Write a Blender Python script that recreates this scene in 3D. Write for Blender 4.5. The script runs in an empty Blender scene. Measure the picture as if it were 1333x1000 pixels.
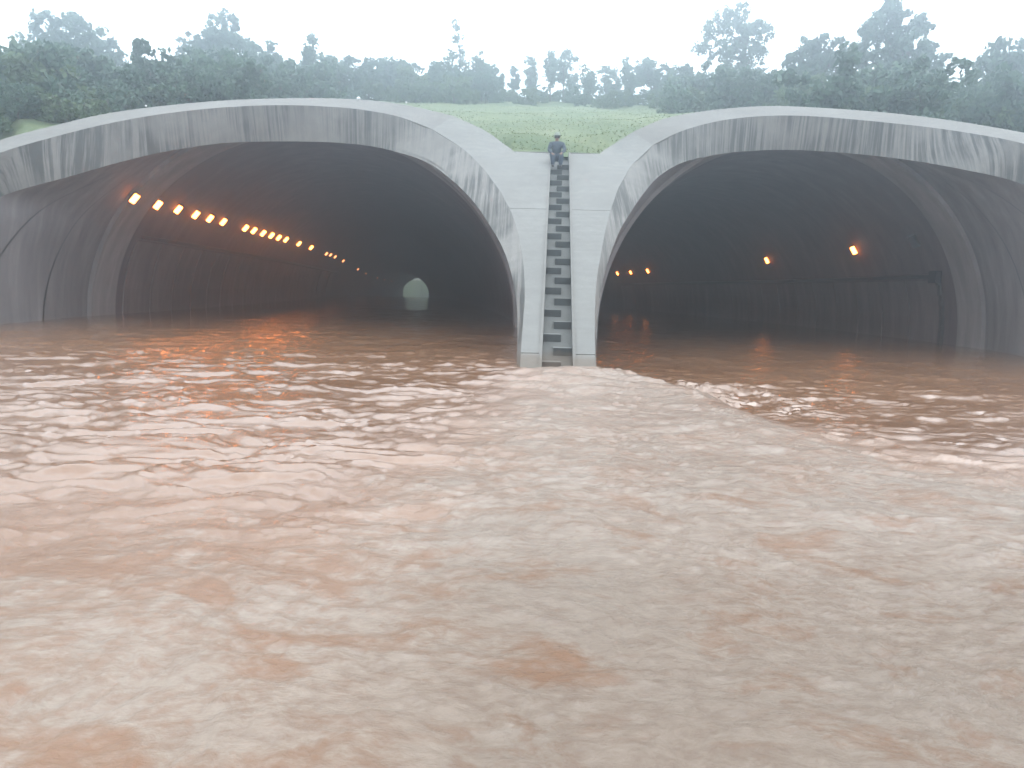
import bpy, bmesh, math, random
import numpy as np
from mathutils import Vector, Matrix, noise as mnoise
from mathutils.bvhtree import BVHTree
random.seed(7)
rng = np.random.default_rng(7)
C = bpy.context.scene.collection
scn = bpy.context.scene

# ------------------------------------------------------------------ camera
FPX = 1000.0; CX, CY = 666.5, 500.0; HOR = 378.0
H = 1.7
pitch = math.atan((CY - HOR) / FPX); roll = math.radians(1.5)
F_ = Vector((0, math.cos(pitch), -math.sin(pitch)))
U0 = Vector((0, math.sin(pitch), math.cos(pitch))); R0 = Vector((1, 0, 0))
R_ = math.cos(roll) * R0 + math.sin(roll) * U0
U_ = math.cos(roll) * U0 - math.sin(roll) * R0
cd = bpy.data.cameras.new('camera'); cam = bpy.data.objects.new('camera', cd); C.objects.link(cam)
M = Matrix((R_, U_, -F_)).transposed().to_4x4(); M.translation = Vector((0, 0, H))
cam.matrix_world = M
cd.sensor_width = 36; cd.lens = 36 * FPX / 1333; cd.clip_end = 4000; cd.clip_start = 0.05
scn.camera = cam

# ------------------------------------------------------------------ sky, sun, exposure
w = bpy.data.worlds.new('World'); scn.world = w; w.use_nodes = True
nt = w.node_tree; nt.nodes.clear()
out = nt.nodes.new('ShaderNodeOutputWorld'); bg = nt.nodes.new('ShaderNodeBackground')
sky = nt.nodes.new('ShaderNodeTexSky'); sky.sky_type = 'NISHITA'; sky.sun_disc = False
sky.sun_elevation = math.radians(52); sky.sun_rotation = math.radians(20); sky.air_density = 1.2; sky.dust_density = 3
mx = nt.nodes.new('ShaderNodeMix'); mx.data_type = 'RGBA'; mx.inputs[0].default_value = 0.90
mx.inputs[7].default_value = (18.6, 19.6, 20.2, 1)          # the even cloud layer
nt.links.new(sky.outputs[0], mx.inputs[6]); nt.links.new(mx.outputs[2], bg.inputs[0])
bg.inputs[1].default_value = 0.15
nt.links.new(bg.outputs[0], out.inputs[0])
sl = bpy.data.lights.new('sun', 'SUN'); sun = bpy.data.objects.new('sun', sl); C.objects.link(sun)
sl.energy = 0.7; sl.angle = math.radians(20); sl.color = (1, 0.96, 0.9)
az = math.radians(20); el = math.radians(52)
sd = Vector((math.sin(az) * math.cos(el), math.cos(az) * math.cos(el), math.sin(el)))
sun.rotation_euler = sd.to_track_quat('Z', 'Y').to_euler()
scn.view_settings.view_transform = 'Standard'; scn.view_settings.look = 'None'
scn.view_settings.exposure = 0.12; scn.view_settings.gamma = 1
scn.cycles.use_denoising = True; scn.cycles.max_bounces = 8; scn.cycles.diffuse_bounces = 5
scn.cycles.glossy_bounces = 3; scn.cycles.transparent_max_bounces = 6; scn.cycles.volume_bounces = 1
scn.cycles.sample_clamp_indirect = 6; scn.cycles.caustics_reflective = False; scn.cycles.caustics_refractive = False

# ------------------------------------------------------------------ helpers
def ray(px, py): return F_ + (px - CX) / FPX * R_ - (py - CY) / FPX * U_
def P(px, py, D):
    d = ray(px, py); return Vector((0, 0, H)) + d * (D / d.y)
SD0, SK = 16.7, 0.486                       # the sloping concrete face between the tunnels
def Sz(D): return (D - SD0) * SK
def DS(px, py):
    d = ray(px, py); return (H + SK * SD0) / (SK - d.z / d.y)
def PS(px, py): return P(px, py, DS(px, py))

def obj(name, verts, faces, mat, parent=None, smooth=False):
    off = parent_loc(parent)
    me = bpy.data.meshes.new(name)
    me.from_pydata([tuple(Vector(v) - off) for v in verts], [], faces); me.update()
    if smooth: me.polygons.foreach_set('use_smooth', [True] * len(me.polygons))
    if mat: me.materials.append(mat)
    o = bpy.data.objects.new(name, me); C.objects.link(o); o.parent = parent
    return o
def parent_loc(p):
    l = Vector((0, 0, 0))
    while p is not None: l += p.location; p = p.parent
    return l
def thing(name, label, cat, loc=(0, 0, 0), group=None):
    o = bpy.data.objects.new(name, None); C.objects.link(o); o.location = loc
    o.empty_display_size = 0.3
    return tag(o, label, cat, group)
def tag(o, label, cat, group=None):
    o['label'] = label; o['category'] = cat
    if group: o['group'] = group
    return o
def struct(o): o['kind'] = 'structure'; return o
def copy_tree(o, parent=None):
    c = o.copy(); C.objects.link(c); c.parent = parent
    for ch in list(o.children): copy_tree(ch, c)
    return c

def sheet(rows, thick=None):
    """grid through rows of points; thick = vector -> closed slab"""
    n = len(rows); m = len(rows[0]); V = [Vector(p) for r in rows for p in r]; Fc = []
    for i in range(n - 1):
        for j in range(m - 1):
            a = i * m + j; Fc.append((a, a + 1, a + m + 1, a + m))
    if thick is not None:
        N = len(V); t = Vector(thick); V += [v + t for v in V]
        Fc += [tuple(reversed([k + N for k in f])) for f in Fc]
        edge = [j for j in range(m)] + [i * m + m - 1 for i in range(1, n)] + \
               [(n - 1) * m + j for j in range(m - 2, -1, -1)] + [i * m for i in range(n - 2, 0, -1)]
        for k in range(len(edge)):
            a, b = edge[k], edge[(k + 1) % len(edge)]
            Fc.append((b, a, a + N, b + N))
    return V, Fc
def lerp(a, b, t): return a + (b - a) * t
def fill(pa, pb, n, j0=0.0, j1=1.0):
    return [lerp(pa, pb, lerp(j0, j1, k / n)) for k in range(n + 1)]
def dense(pts, k):
    """Catmull-Rom through a list of vectors"""
    o = []
    n = len(pts)
    for i in range(n - 1):
        p0 = pts[max(i - 1, 0)]; p1 = pts[i]; p2 = pts[i + 1]; p3 = pts[min(i + 2, n - 1)]
        for s in range(k):
            t = s / k
            o.append(0.5 * ((2 * p1) + (p2 - p0) * t + (2 * p0 - 5 * p1 + 4 * p2 - p3) * t * t + (3 * p1 - p0 - 3 * p2 + p3) * t ** 3))
    o.append(pts[-1]); return o
def boxv(c, ax, ay, az):
    c = Vector(c); V = []
    for sx in (-1, 1):
        for sy in (-1, 1):
            for sz in (-1, 1): V.append(c + sx * ax + sy * ay + sz * az)
    return V, [(0, 1, 3, 2), (4, 6, 7, 5), (0, 4, 5, 1), (2, 3, 7, 6), (0, 2, 6, 4), (1, 5, 7, 3)]

# ------------------------------------------------------------------ materials
class Mat:
    def __init__(s, name):
        s.m = bpy.data.materials.new(name); s.m.use_nodes = True; s.t = s.m.node_tree; s.t.nodes.clear()
        s.o = s.n('ShaderNodeOutputMaterial'); s.b = s.n('ShaderNodeBsdfPrincipled')
        s.l(s.b.outputs[0], s.o.inputs[0])
        s.geo = s.n('ShaderNodeNewGeometry'); s.pos = s.geo.outputs['Position']
    def n(s, t, **k):
        x = s.t.nodes.new(t)
        for a, b in k.items(): setattr(x, a, b)
        return x
    def l(s, a, b): s.t.links.new(a, b)
    def scale(s, v, vec, src=None):
        x = s.n('ShaderNodeMapping'); x.inputs['Scale'].default_value = vec
        s.l(src or s.pos, x.inputs['Vector']); return x.outputs[0]
    def noise(s, scale=(1, 1, 1), sc=1.0, det=5, rough=0.55, dist=0.0, src=None, color=False):
        x = s.n('ShaderNodeTexNoise'); x.inputs['Scale'].default_value = sc
        x.inputs['Detail'].default_value = det; x.inputs['Roughness'].default_value = rough
        x.inputs['Distortion'].default_value = dist
        s.l(s.scale(0, scale, src), x.inputs['Vector']); return x.outputs[1 if color else 0]
    def ramp(s, f, stops):
        x = s.n('ShaderNodeValToRGB'); e = x.color_ramp.elements
        while len(e) < len(stops): e.new(0.5)
        for a, (p, c) in zip(e, stops):
            a.position = p; a.color = c if len(c) == 4 else (*c, 1)
        s.l(f, x.inputs[0]); return x.outputs[0]
    def mix(s, f, a, b, mode='MIX'):
        x = s.n('ShaderNodeMix'); x.data_type = 'RGBA'; x.blend_type = mode
        for i, v in ((0, f), (6, a), (7, b)):
            if hasattr(v, 'links') or hasattr(v, 'is_linked'): s.l(v, x.inputs[i])
            elif i == 0: x.inputs[0].default_value = v
            else: x.inputs[i].default_value = (*v, 1) if len(v) == 3 else v
        return x.outputs[2]
    def math(s, op, a, b=0.0, clamp=False):
        x = s.n('ShaderNodeMath'); x.operation = op; x.use_clamp = clamp
        for i, v in ((0, a), (1, b)):
            if isinstance(v, (int, float)): x.inputs[i].default_value = v
            else: s.l(v, x.inputs[i])
        return x.outputs[0]
    def bump(s, h, st=0.3, dist=0.02, nrm=None):
        x = s.n('ShaderNodeBump'); x.inputs['Strength'].default_value = st; x.inputs['Distance'].default_value = dist
        s.l(h, x.inputs['Height'])
        if nrm is not None: s.l(nrm, x.inputs['Normal'])
        return x.outputs[0]
    def set(s, color=None, rough=None, normal=None, **k):
        for key, v in (('Base Color', color), ('Roughness', rough), ('Normal', normal)):
            if v is None: continue
            if isinstance(v, (int, float)): s.b.inputs[key].default_value = v
            elif isinstance(v, tuple): s.b.inputs[key].default_value = (*v, 1)
            else: s.l(v, s.b.inputs[key])
        for key, v in k.items(): s.b.inputs[key.replace('_', ' ')].default_value = v
        return s.m

def g(v): return (v, v, v)
def concrete(name, base, streaks=0.0, streak_dark=(0.04, 0.043, 0.042), boards=0.0, mott=0.25, bottom=False):
    m = Mat(name)
    big = m.noise(sc=0.5, det=6); mid = m.noise(sc=3, det=8, rough=0.65); fine = m.noise(sc=30, det=4)
    c = m.mix(m.ramp(big, [(0.3, g(0)), (0.7, g(1))]), tuple(b * (1 - mott) for b in base), tuple(min(1, b * (1 + mott * .55)) for b in base))
    c = m.mix(m.ramp(mid, [(0.35, g(0.35)), (0.65, g(0))]), c, tuple(b * .62 for b in base))
    if boards:
        wv = m.noise(scale=(0.6, 4.5, 9), sc=1, det=3)
        c = m.mix(m.ramp(wv, [(0.42, g(boards)), (0.6, g(0))]), c, tuple(b * .75 for b in base))
    if streaks:
        s1 = m.noise(scale=(5.5, .12, 0.13), sc=1, det=6, rough=0.7)
        s2 = m.noise(scale=(15, .3, 0.25), sc=1, det=5, rough=0.7)
        pat = m.noise(sc=0.32, det=3)
        s = m.math('MULTIPLY', m.ramp(s1, [(0.47, g(0)), (0.56, g(1))]), m.ramp(pat, [(0.42, g(0.15)), (0.60, g(1))]))
        s = m.math('ADD', s, m.math('MULTIPLY', m.ramp(s2, [(0.48, g(0)), (0.58, g(.8))]), m.ramp(pat, [(0.4, g(0)), (0.6, g(1))])), clamp=True)
        c = m.mix(m.math('MULTIPLY', s, streaks), c, streak_dark)
    sx = m.n('ShaderNodeSeparateXYZ'); m.l(m.pos, sx.inputs[0])
    zz = m.math('ADD', sx.outputs['Z'], m.math('MULTIPLY', mid, -.35))
    c = m.mix(m.ramp(zz, [(0.02, g(.7)), (0.16, g(0))]), c, (0.13, 0.10, 0.075))
    h = m.math('ADD', mid, m.math('MULTIPLY', fine, 0.3))
    return m.set(c, 0.85, m.bump(h, 0.5, 0.02))
M_face = concrete('concrete_pale', (0.212, 0.208, 0.196), boards=0.35, mott=0.12)
M_rim = concrete('concrete_rim', (0.188, 0.180, 0.168), mott=0.15, boards=.1)
M_band = concrete('concrete_weathered', (0.225, 0.214, 0.20), streaks=0.8, mott=0.18)
M_chan = concrete('concrete_channel', (0.135, 0.137, 0.13), mott=0.3)
M_step = concrete('concrete_step', (0.175, 0.178, 0.17), mott=0.25)
M_riser = concrete('dark_riser', (0.055, 0.06, 0.06), mott=0.3)  # darker grey than the treads, for the front faces of the steps
def lining(name, base):
    m = Mat(name)
    a = m.noise(scale=(.5, .9, .16), sc=1.4, det=6, rough=0.62); b = m.noise(sc=3, det=7, rough=0.7)
    d = m.noise(scale=(.9, 1.5, .10), sc=1, det=5, rough=.6)
    c = m.mix(m.ramp(a, [(0.35, g(0)), (0.65, g(1))]), tuple(x * .55 for x in base), base)
    c = m.mix(m.ramp(d, [(0.40, g(0.45)), (0.60, g(0))]), c, tuple(x * .45 for x in base))
    c = m.mix(m.ramp(d, [(0.64, g(0)), (0.78, g(0.3))]), c, tuple(x * 1.7 for x in base))
    c = m.mix(m.ramp(b, [(0.4, g(0.4)), (0.6, g(0))]), c, tuple(x * .7 for x in base))
    return m.set(c, 0.8, m.bump(b, 0.4, 0.03))
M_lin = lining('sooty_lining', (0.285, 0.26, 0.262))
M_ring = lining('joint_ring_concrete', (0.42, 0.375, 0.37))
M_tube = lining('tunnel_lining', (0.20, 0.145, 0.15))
M_clad = lining('dull_wall_panel', (0.28, 0.225, 0.225))
m = Mat('dark_metal'); M_dark = m.set((0.03, 0.032, 0.035), 0.5, Metallic=0.4)
m = Mat('lamp_housing'); M_house = m.set((0.10, 0.10, 0.10), 0.5, Metallic=0.5)
def emis(name, col, st):
    m = Mat(name); m.b.inputs['Emission Color'].default_value = (*col, 1); m.b.inputs['Emission Strength'].default_value = st
    return m.set(col, 0.4)
M_glow = emis('sodium_glow', (1.0, 0.27, 0.045), 24)
M_glow2 = emis('sodium_glow_far', (1.0, 0.36, 0.12), 5)

def foliage(name, c0, c1):
    m = Mat(name)
    a = m.n('ShaderNodeAttribute'); a.attribute_name = 'tone'
    b = m.noise(sc=.6, det=3)
    f = m.math('ADD', m.math('MULTIPLY', a.outputs['Fac'], .7), m.math('MULTIPLY', b, .3))
    c = m.mix(f, c0, c1)
    tr = m.n('ShaderNodeBsdfTranslucent'); m.l(c, tr.inputs[0]); ad = m.n('ShaderNodeMixShader'); ad.inputs[0].default_value = .35
    m.set(c, 0.6)
    m.l(m.b.outputs[0], ad.inputs[1]); m.l(tr.outputs[0], ad.inputs[2]); m.l(ad.outputs[0], m.o.inputs[0])
    return m.m
M_leaf = foliage('leaf_mid_green', (0.06, 0.11, 0.08), (0.125, 0.195, 0.125))
M_leaf2 = foliage('leaf_dark_green', (0.045, 0.09, 0.066), (0.10, 0.165, 0.11))
M_leaf3 = foliage('leaf_pale_green', (0.06, 0.10, 0.05), (0.12, 0.18, 0.085))
m = Mat('bark'); M_bark = m.set(m.ramp(m.noise(scale=(4, 4, .7), sc=2), [(0.3, (0.05, .045, .04)), (0.7, (0.13, .115, .10))]), 0.9)
m = Mat('grassy_hill')
gc = m.mix(m.ramp(m.noise(sc=.25, det=5), [(0.35, g(0)), (0.65, g(1))]), (0.085, 0.12, 0.05), (0.15, 0.175, 0.085))
gc = m.mix(m.ramp(m.noise(sc=1.8, det=6, rough=.7), [(0.45, g(0)), (0.66, g(.5))]), gc, (0.045, 0.085, 0.035))
gc = m.mix(m.ramp(m.noise(sc=.6, det=4, rough=.7), [(0.60, g(0)), (0.72, g(.5))]), gc, (0.20, 0.17, 0.11))
M_hill = m.set(gc, 0.95, m.bump(m.noise(sc=6, det=6), .25, .04))
m = Mat('silt_ground'); M_ground = m.set(m.ramp(m.noise(sc=.3), [(0.3, (0.12, .085, .06)), (0.7, (0.2, .15, .11))]), 0.9)
m = Mat('asphalt'); M_road = m.set(m.ramp(m.noise(sc=3), [(0.3, (0.05, .05, .05)), (0.7, (0.08, .08, .08))]), 0.8)

# ------------------------------------------------------------------ fast 2-D gradient noise
_perm = rng.permutation(4096)
_ang = rng.random(4096) * 2 * np.pi; _gx = np.cos(_ang); _gy = np.sin(_ang)
def pn(x, y, seed=0):
    xi = np.floor(x).astype(np.int64); yi = np.floor(y).astype(np.int64); xf = x - xi; yf = y - yi
    u = xf ** 3 * (xf * (xf * 6 - 15) + 10); v = yf ** 3 * (yf * (yf * 6 - 15) + 10)
    def gr(ix, iy, dx, dy):
        h = _perm[(_perm[(ix + seed * 131) & 4095] + iy) & 4095]; return _gx[h] * dx + _gy[h] * dy
    a = gr(xi, yi, xf, yf); b = gr(xi + 1, yi, xf - 1, yf); c = gr(xi, yi + 1, xf, yf - 1); d = gr(xi + 1, yi + 1, xf - 1, yf - 1)
    return (a + (b - a) * u + ((c + (d - c) * u) - (a + (b - a) * u)) * v) * 1.5
def sm(e0, e1, x):
    t = np.clip((x - e0) / (e1 - e0), 0, 1); return t * t * (3 - 2 * t)

# ------------------------------------------------------------------ tunnel paths
class Path:
    def __init__(s, ys, xs, a): s.a = a; s.y = np.array(ys, float); s.x = np.array(xs, float)
    def c(s, D):                                     # smoothed interpolation
        return float(np.mean([np.interp(D + k, s.y, s.x) for k in (-6, -3, 0, 3, 6)])) if D > 44 else float(np.interp(D, s.y, s.x))
PL = Path([15, 37, 45, 63, 82, 139, 180, 220, 260, 300, 350], [-9.0, -9.7, -10.1, -11.8, -14.0, -22.0, -28.8, -34.4, -37.7, -39.2, -39.4], 9.9)
PR = Path([15, 37, 50, 63, 84, 98, 140, 220, 300, 330], [11.0, 12.7, 13.0, 12.3, 9.7, 8.2, 2.0, -6.0, -12, -14], 8.9)
def sec(path, D, a, b, th):
    """th in degrees; below springing the wall goes straight down"""
    c = path.c(D); b = b * (1 - .30 * min(1, max(0, D - 120) / 100))
    if th < 0: return Vector((c + a, D, th * 0.15))
    if th > 180: return Vector((c - a, D, -(th - 180) * 0.15))
    t = math.radians(th); return Vector((c + a * math.cos(t), D, b * math.sin(t)))

# ------------------------------------------------------------------ portals traced, each point at its distance
S = 'S'
AL = [(675, 520, S), (677, 478, S), (680.4, 426, S), (683, 392, S), (683, 365, S), (678.7, 324, S), (668.5, 283.6, S), (651.5, 249.6, S), (631, 222, S),
      (604, 195, 31.6), (563, 168.5, 33.2), (519, 152, 34.0), (468, 142.5, 34.4), (420, 138.5, 34.5), (370, 137, 34.3), (320, 138.2, 33.9), (272, 141.5, 33.4),
      (204, 149.5, 32.3), (136, 162, 30.7), (68, 179, 28.8), (0, 199, 27), (-70, 230, 24.6), (-140, 280, 22.5), (-190, 360, 20.5), (-210, 450, 19), (-225, 535, 18.3)]
CL = [(671, 520), (672.5, 478), (673.6, 426), (672, 392), (666, 358), (655, 324), (638, 294), (615, 261), (590, 236), (557, 212), (519, 198.6), (484, 190.5),
      (440, 186), (400, 184.5), (355, 184.2), (312, 185.3), (272, 188.5), (210, 198.5), (153, 212), (90, 230), (8.5, 253), (-50, 283), (-110, 335), (-160, 400), (-190, 470), (-205, 545)]
OL = [(590, 151, 34.7), (536, 138.5, 35.7), (490, 131.5, 36.0), (430, 128, 36.1), (375, 128, 35.9), (320, 129.5, 35.5), (272, 132.3, 34.9),
      (202, 139, 33.7), (133, 149, 32), (65, 165, 30), (-5, 184, 28.2), (-78, 215, 25.8), (-152, 265, 23.7), (-206, 350, 21.6), (-228, 442, 20), (-243, 530, 19.2)]
AR = [(776, 525, S), (776, 488, S), (774.5, 450, S), (774.5, 410, S), (776, 370, S), (781, 338, S), (788, 300, S), (794.5, 275, S), (805, 245, S), (822, 215.5, S),
      (850, 189, 32.1), (883, 172.5, 32.9), (920, 161, 33.6), (960, 154, 34), (1010, 150.5, 34.3), (1068, 152, 34.2), (1142, 158.5, 33.4), (1216, 166.6, 32.2),
      (1290, 178, 30.2), (1340, 189, 28.6), (1410, 210, 26.8), (1480, 245, 25), (1560, 320, 22.5), (1600, 400, 20.5), (1625, 490, 19), (1640, 560, 18.3)]
CR = [(777, 525), (777, 488), (776, 450), (777.5, 420), (782, 380), (791, 342), (805, 304), (818, 281), (834, 257), (856, 231),
      (884, 213.5), (912, 205.5), (945, 199.5), (980, 196.5), (1020, 195.3), (1065, 196.8), (1125, 201.5), (1190, 209.5), (1255, 221), (1320, 236), (1380, 262), (1440, 300), (1500, 360), (1550, 430), (1575, 500), (1590, 570)]
OR_ = [(824, 172, 33.0), (862, 155.5, 34.2), (905, 146.5, 35), (955, 140.5, 35.5), (1010, 138, 35.8), (1070, 140.5, 35.7), (1146, 146, 34.9),
       (1222, 154.5, 33.6), (1298, 166.5, 31.7), (1350, 177, 30.1), (1424, 198, 28.2), (1498, 233, 26.4), (1580, 310, 23.8), (1622, 392, 21.7), (1650, 485, 20.1), (1664, 560, 19.4)]
def res(t): return PS(t[0], t[1]) if t[2] == S else P(*t)
K = 4
def build_portal(side):
    Apx, Cpx = (AL, CL) if side == 'L' else (AR, CR)
    path = PL if side == 'L' else PR
    A = [res(t) for t in Apx]
    Cc = []
    n = len(A)
    for i, (px, py) in enumerate(Cpx):
        leg = 1 - min(1, i / 9); out_ = max(0, (i - 17) / 8)
        Cc.append(P(px, py, A[i].y + 0.3 + 0.55 * leg + 0.4 * out_))
    Ad = dense(A, K); Cd = dense(Cc, K)
    if side == 'L': root = thing('tunnel_portal', 'left flooded tunnel mouth with the longer row of orange lamps inside', 'tunnel', (path.c(30), 30, 0))
    else: root = thing('tunnel_portal', 'right flooded tunnel mouth with few orange lamps inside', 'tunnel', (path.c(30), 30, 0))
    # stained reveal band, thin closed slab
    rows = [fill(a, c, 6) for a, c in zip(Ad, Cd)]
    V, Fc = sheet(rows); obj('weathered_band', V, Fc, M_band, root, True)
    # mouth lining between the band and the joint ring
    a1, b1, D1 = path.a, 9.0, (35.3 if side == 'L' else 35.0)
    D2 = 37.6 if side == 'L' else 37.2
    E = []
    for c in Cd:
        cc = path.c(c.y)
        if c.z < 0: th = (-abs(c.z) / .15) if c.x > cc else 180 + abs(c.z) / .15
        else: th = math.degrees(math.atan2(c.z / b1, (c.x - cc) / a1))
        E.append(th)
    for i in range(1, len(E)):
        pass
    if E[0] > E[-1]: pass
    Ep = [sec(path, D1, a1, b1, t) for t in E]
    for k0, k1 in ((0, .36), (.36, .70), (.70, 1)):
        rows = [fill(c, e, 5, k0 + (0.004 if k0 else 0), k1 - .004) for c, e in zip(Cd, Ep)]
        V, Fc = sheet(rows); obj('mouth_lining', V, Fc, M_lin, root, True)
    # dark backing so no sky shows through the joints
    rows = [fill(c, e, 3) for c, e in zip(Cd, Ep)]
    rows = [[p + (p - Vector((path.c(p.y), p.y, 0))).normalized() * .12 for p in r] for r in rows]
    V, Fc = sheet(rows); obj('mouth_backing', V, Fc, M_chan, root, True)
    # joint ring (proud)
    ths = [-14] + list(np.linspace(0, 180, 61)) + [194]
    rows = []
    for t in ths:
        rows.append([sec(path, D1, a1 + .3, b1 + .3, t), sec(path, D1, a1 - .18, b1 - .18, t), sec(path, (D1 + D2) / 2, a1 - .18, b1 - .18, t),
                     sec(path, D2, a1 - .18, b1 - .18, t), sec(path, D2, a1 + .3, b1 + .3, t)])
    V, Fc = sheet(rows); obj('joint_ring', V, Fc, M_ring, root)
    # tunnel tube
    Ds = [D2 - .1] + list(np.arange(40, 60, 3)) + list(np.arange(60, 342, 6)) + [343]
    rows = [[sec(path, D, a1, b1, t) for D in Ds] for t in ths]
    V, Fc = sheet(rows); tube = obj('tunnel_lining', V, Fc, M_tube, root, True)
    # rim on top
    O = [res(t) for t in (OL if side == 'L' else OR_)]
    off = 10
    Aup = [A[i] for i in range(off, n)]
    Od = dense(O, K); Au = dense(Aup, K)
    rows = [fill(a, b, 5) for a, b in zip(Au, Od)]
    V, Fc = sheet(rows, (0, 0.12, -0.22)); obj('arch_rim', V, Fc, M_rim, root)
    # outer shell down into the hill
    rows = [[b + Vector((0, .1, -.2)), b + Vector((0, 1.0, -.7)), b + Vector((0, 2.2, -1.1))] for b in Od]
    V, Fc = sheet(rows); obj('arch_back', V, Fc, M_rim, root, True)
    return root, Ad, Cd, Od, tube, A, O
rootL, AdL, CdL, OdL, tubeL, ALw, OLw = build_portal('L')
rootR, AdR, CdR, OdR, tubeR, ARw, ORw = build_portal('R')

def bvh_of(root):
    V = []; Fc = []
    for ch in root.children:
        if ch.name.split('.')[0] in ('tunnel_lining', 'mouth_lining', 'joint_ring'):
            b = len(V); off = parent_loc(ch)
            V += [v.co + off for v in ch.data.vertices]
            Fc += [tuple(i + b for i in p.vertices) for p in ch.data.polygons]
    return BVHTree.FromPolygons(V, Fc)
# wall panels and cable tray
def wall_line(path, side, z, D, inset):
    b1 = 9.0; a1 = path.a
    th = math.asin(max(-.2, min(1, z / b1))) if z > 0 else 0
    return Vector((path.c(D) + side * (a1 * math.cos(th) - inset), D, z))
def dress(root, path, side, ztop, D0, Dn):
    D = D0
    pitch_ = 3.2
    while D < Dn:
        rows = []
        for q in range(3):
            dd = D + .05 + (pitch_ - .1) * q / 2
            rows.append([wall_line(path, side, z, dd, .07) for z in (-1.7, 0, ztop * .35, ztop * .7, ztop)])
        V, Fc = sheet(rows, (side * .06, 0, 0)); obj('wall_panel', V, Fc, M_clad, root)
        D += pitch_ * (1 if D < 90 else 2); pitch_ = 3.2 if D < 90 else 6.4
    rows = []
    for D in list(np.arange(D0 - .2, Dn, 2.5)):
        a = wall_line(path, side, ztop + .08, D, 0); b = wall_line(path, side, ztop + .30, D, 0)
        i = Vector((-side * .32, 0, 0))
        rows.append([a, a + i, a + i + Vector((0, 0, .18)), b + Vector((0, 0, 0))])
    V, Fc = sheet(rows); obj('cable_tray', V, Fc, M_dark, root)
dress(rootL, PL, -1, 3.65, 38.6, 130)
dress(rootR, PR, 1, 2.75, 39.0, 110)
# vertical conduit and junction box where the right tray starts
cpos = wall_line(PR, 1, 2.9, 38.7, .25)
V, Fc = boxv(cpos, Vector((.14, 0, 0)), Vector((0, .35, 0)), Vector((0, 0, .3))); obj('junction_box', V, Fc, M_dark, rootR)
V = []; Fc = []
for z0 in np.arange(-1.5, 2.6, .5):
    a = wall_line(PR, 1, z0, 38.8, .12); v, f = boxv(a + Vector((0, 0, .25)), Vector((.08, 0, 0)), Vector((0, .12, 0)), Vector((0, 0, .25)))
    Fc += [tuple(i + len(V) for i in q) for q in f]; V += v
obj('conduit', V, Fc, M_house, rootR)

# ------------------------------------------------------------------ stair and sloping face between the tunnels
stair = thing('drainage_stair', 'pale sloping concrete wedge with staggered steps between both tunnel mouths', 'stairway', (1, 17, 0))
yS = [200, 215, 250, 300, 360, 420, 466, 520]
cl_px = [717.3, 716.8, 715, 712.6, 710.2, 707.6, 705.5, 703]; cr_px = [740.5, 740.9, 741.5, 742.2, 743.4, 744.6, 745.5, 746.5]
chL = [PS(x, y) for x, y in zip(cl_px, yS)]; chR = [PS(x, y) for x, y in zip(cr_px, yS)]
def xat(pts, D):
    pts = sorted(pts, key=lambda p: p.y); return float(np.interp(D, [p.y for p in pts], [p.x for p in pts]))
def onS(pts, D, dz=0): return Vector((xat(pts, D), D, Sz(D) + dz))
Dtop = PS(716, 199).y
D_j1 = PS(700, 272).y; D_j2 = PS(700, 460).y
for side, Aw, ch, outer_px in (('L', ALw, chL, [(590, 151, 34.7), (631, 170, 33.7), (655, 187, 32.9), (669, 197.5, S), (691, 221, S), (712.5, 247, S)]),
                               ('R', ARw, chR, [(824, 172, 33.0), (808, 182, 32.8), (794, 191, 32.6), (781, 200, S), (762, 222, S), (744, 247, S)])):
    Acurve = dense([p for p in Aw[:11]], 5)
    leg = [p for p in Acurve if p.y < D_j1 + .3]
    ki = 10
    # upper curved panel : A (crown side) down to the joint
    O = [res(t) for t in outer_px]
    a_end = onS(leg, D_j1 + .015); o_end = onS(ch, D_j1 + .015)
    if side == 'L': Apts = [Aw[10], Aw[9], Aw[8], lerp(Aw[8], Aw[7], .45), Aw[7], lerp(Aw[7], Aw[6], .35), a_end]
    else: Apts = [Aw[10], lerp(Aw[10], Aw[9], .6), Aw[9], lerp(Aw[9], Aw[8], .5), Aw[8], lerp(Aw[8], Aw[7], .5), a_end]
    O = O + [o_end]
    rows = [fill(a, b, 6) for a, b in zip(dense(Apts, 5), dense(O, 5))]
    V, Fc = sheet(rows, (0, .1, -.3)); obj('face_panel', V, Fc, M_face, stair)
    # triangle at the top beside the channel
    tri0 = res(outer_px[3]); tri2 = res(outer_px[5]); top = onS(ch, Dtop)
    s_ = 1 if side == 'L' else -1
    rows = []
    for k in range(7):
        t = k / 6
        rows.append(fill(lerp(tri0, tri2, t) + Vector((s_ * .015, 0, 0)), lerp(top, onS(ch, tri2.y), t), 4))
    V, Fc = sheet(rows, (0, .1, -.3)); obj('face_panel', V, Fc, M_face, stair)
    for d0, d1 in ((D_j2 + .015, D_j1 - .015), (13.5, D_j2 - .015)):
        rows = []
        for k in range(13):
            D = lerp(d0, d1, k / 12); rows.append(fill(onS(leg, D), onS(ch, D), 5))
        V, Fc = sheet(rows, (0, .1, -.3)); obj('face_panel', V, Fc, M_face, stair)
    # solid backing
    rows = []
    for k in range(20):
        D = lerp(13.5, D_j1 + 5, k / 19)
        q = onS(leg, min(D, D_j1)) if D <= D_j1 else onS(leg, D_j1) + Vector((0, 0, 0))
        rows.append(fill(Vector((q.x if D <= D_j1 else lerp(q.x, xat(ch, D), min(1, (D - D_j1) / 5)), D, Sz(D) - .06)), onS(ch, D, -.06), 3))
    V, Fc = sheet(rows); obj('face_backing', V, Fc, M_chan, stair)
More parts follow.
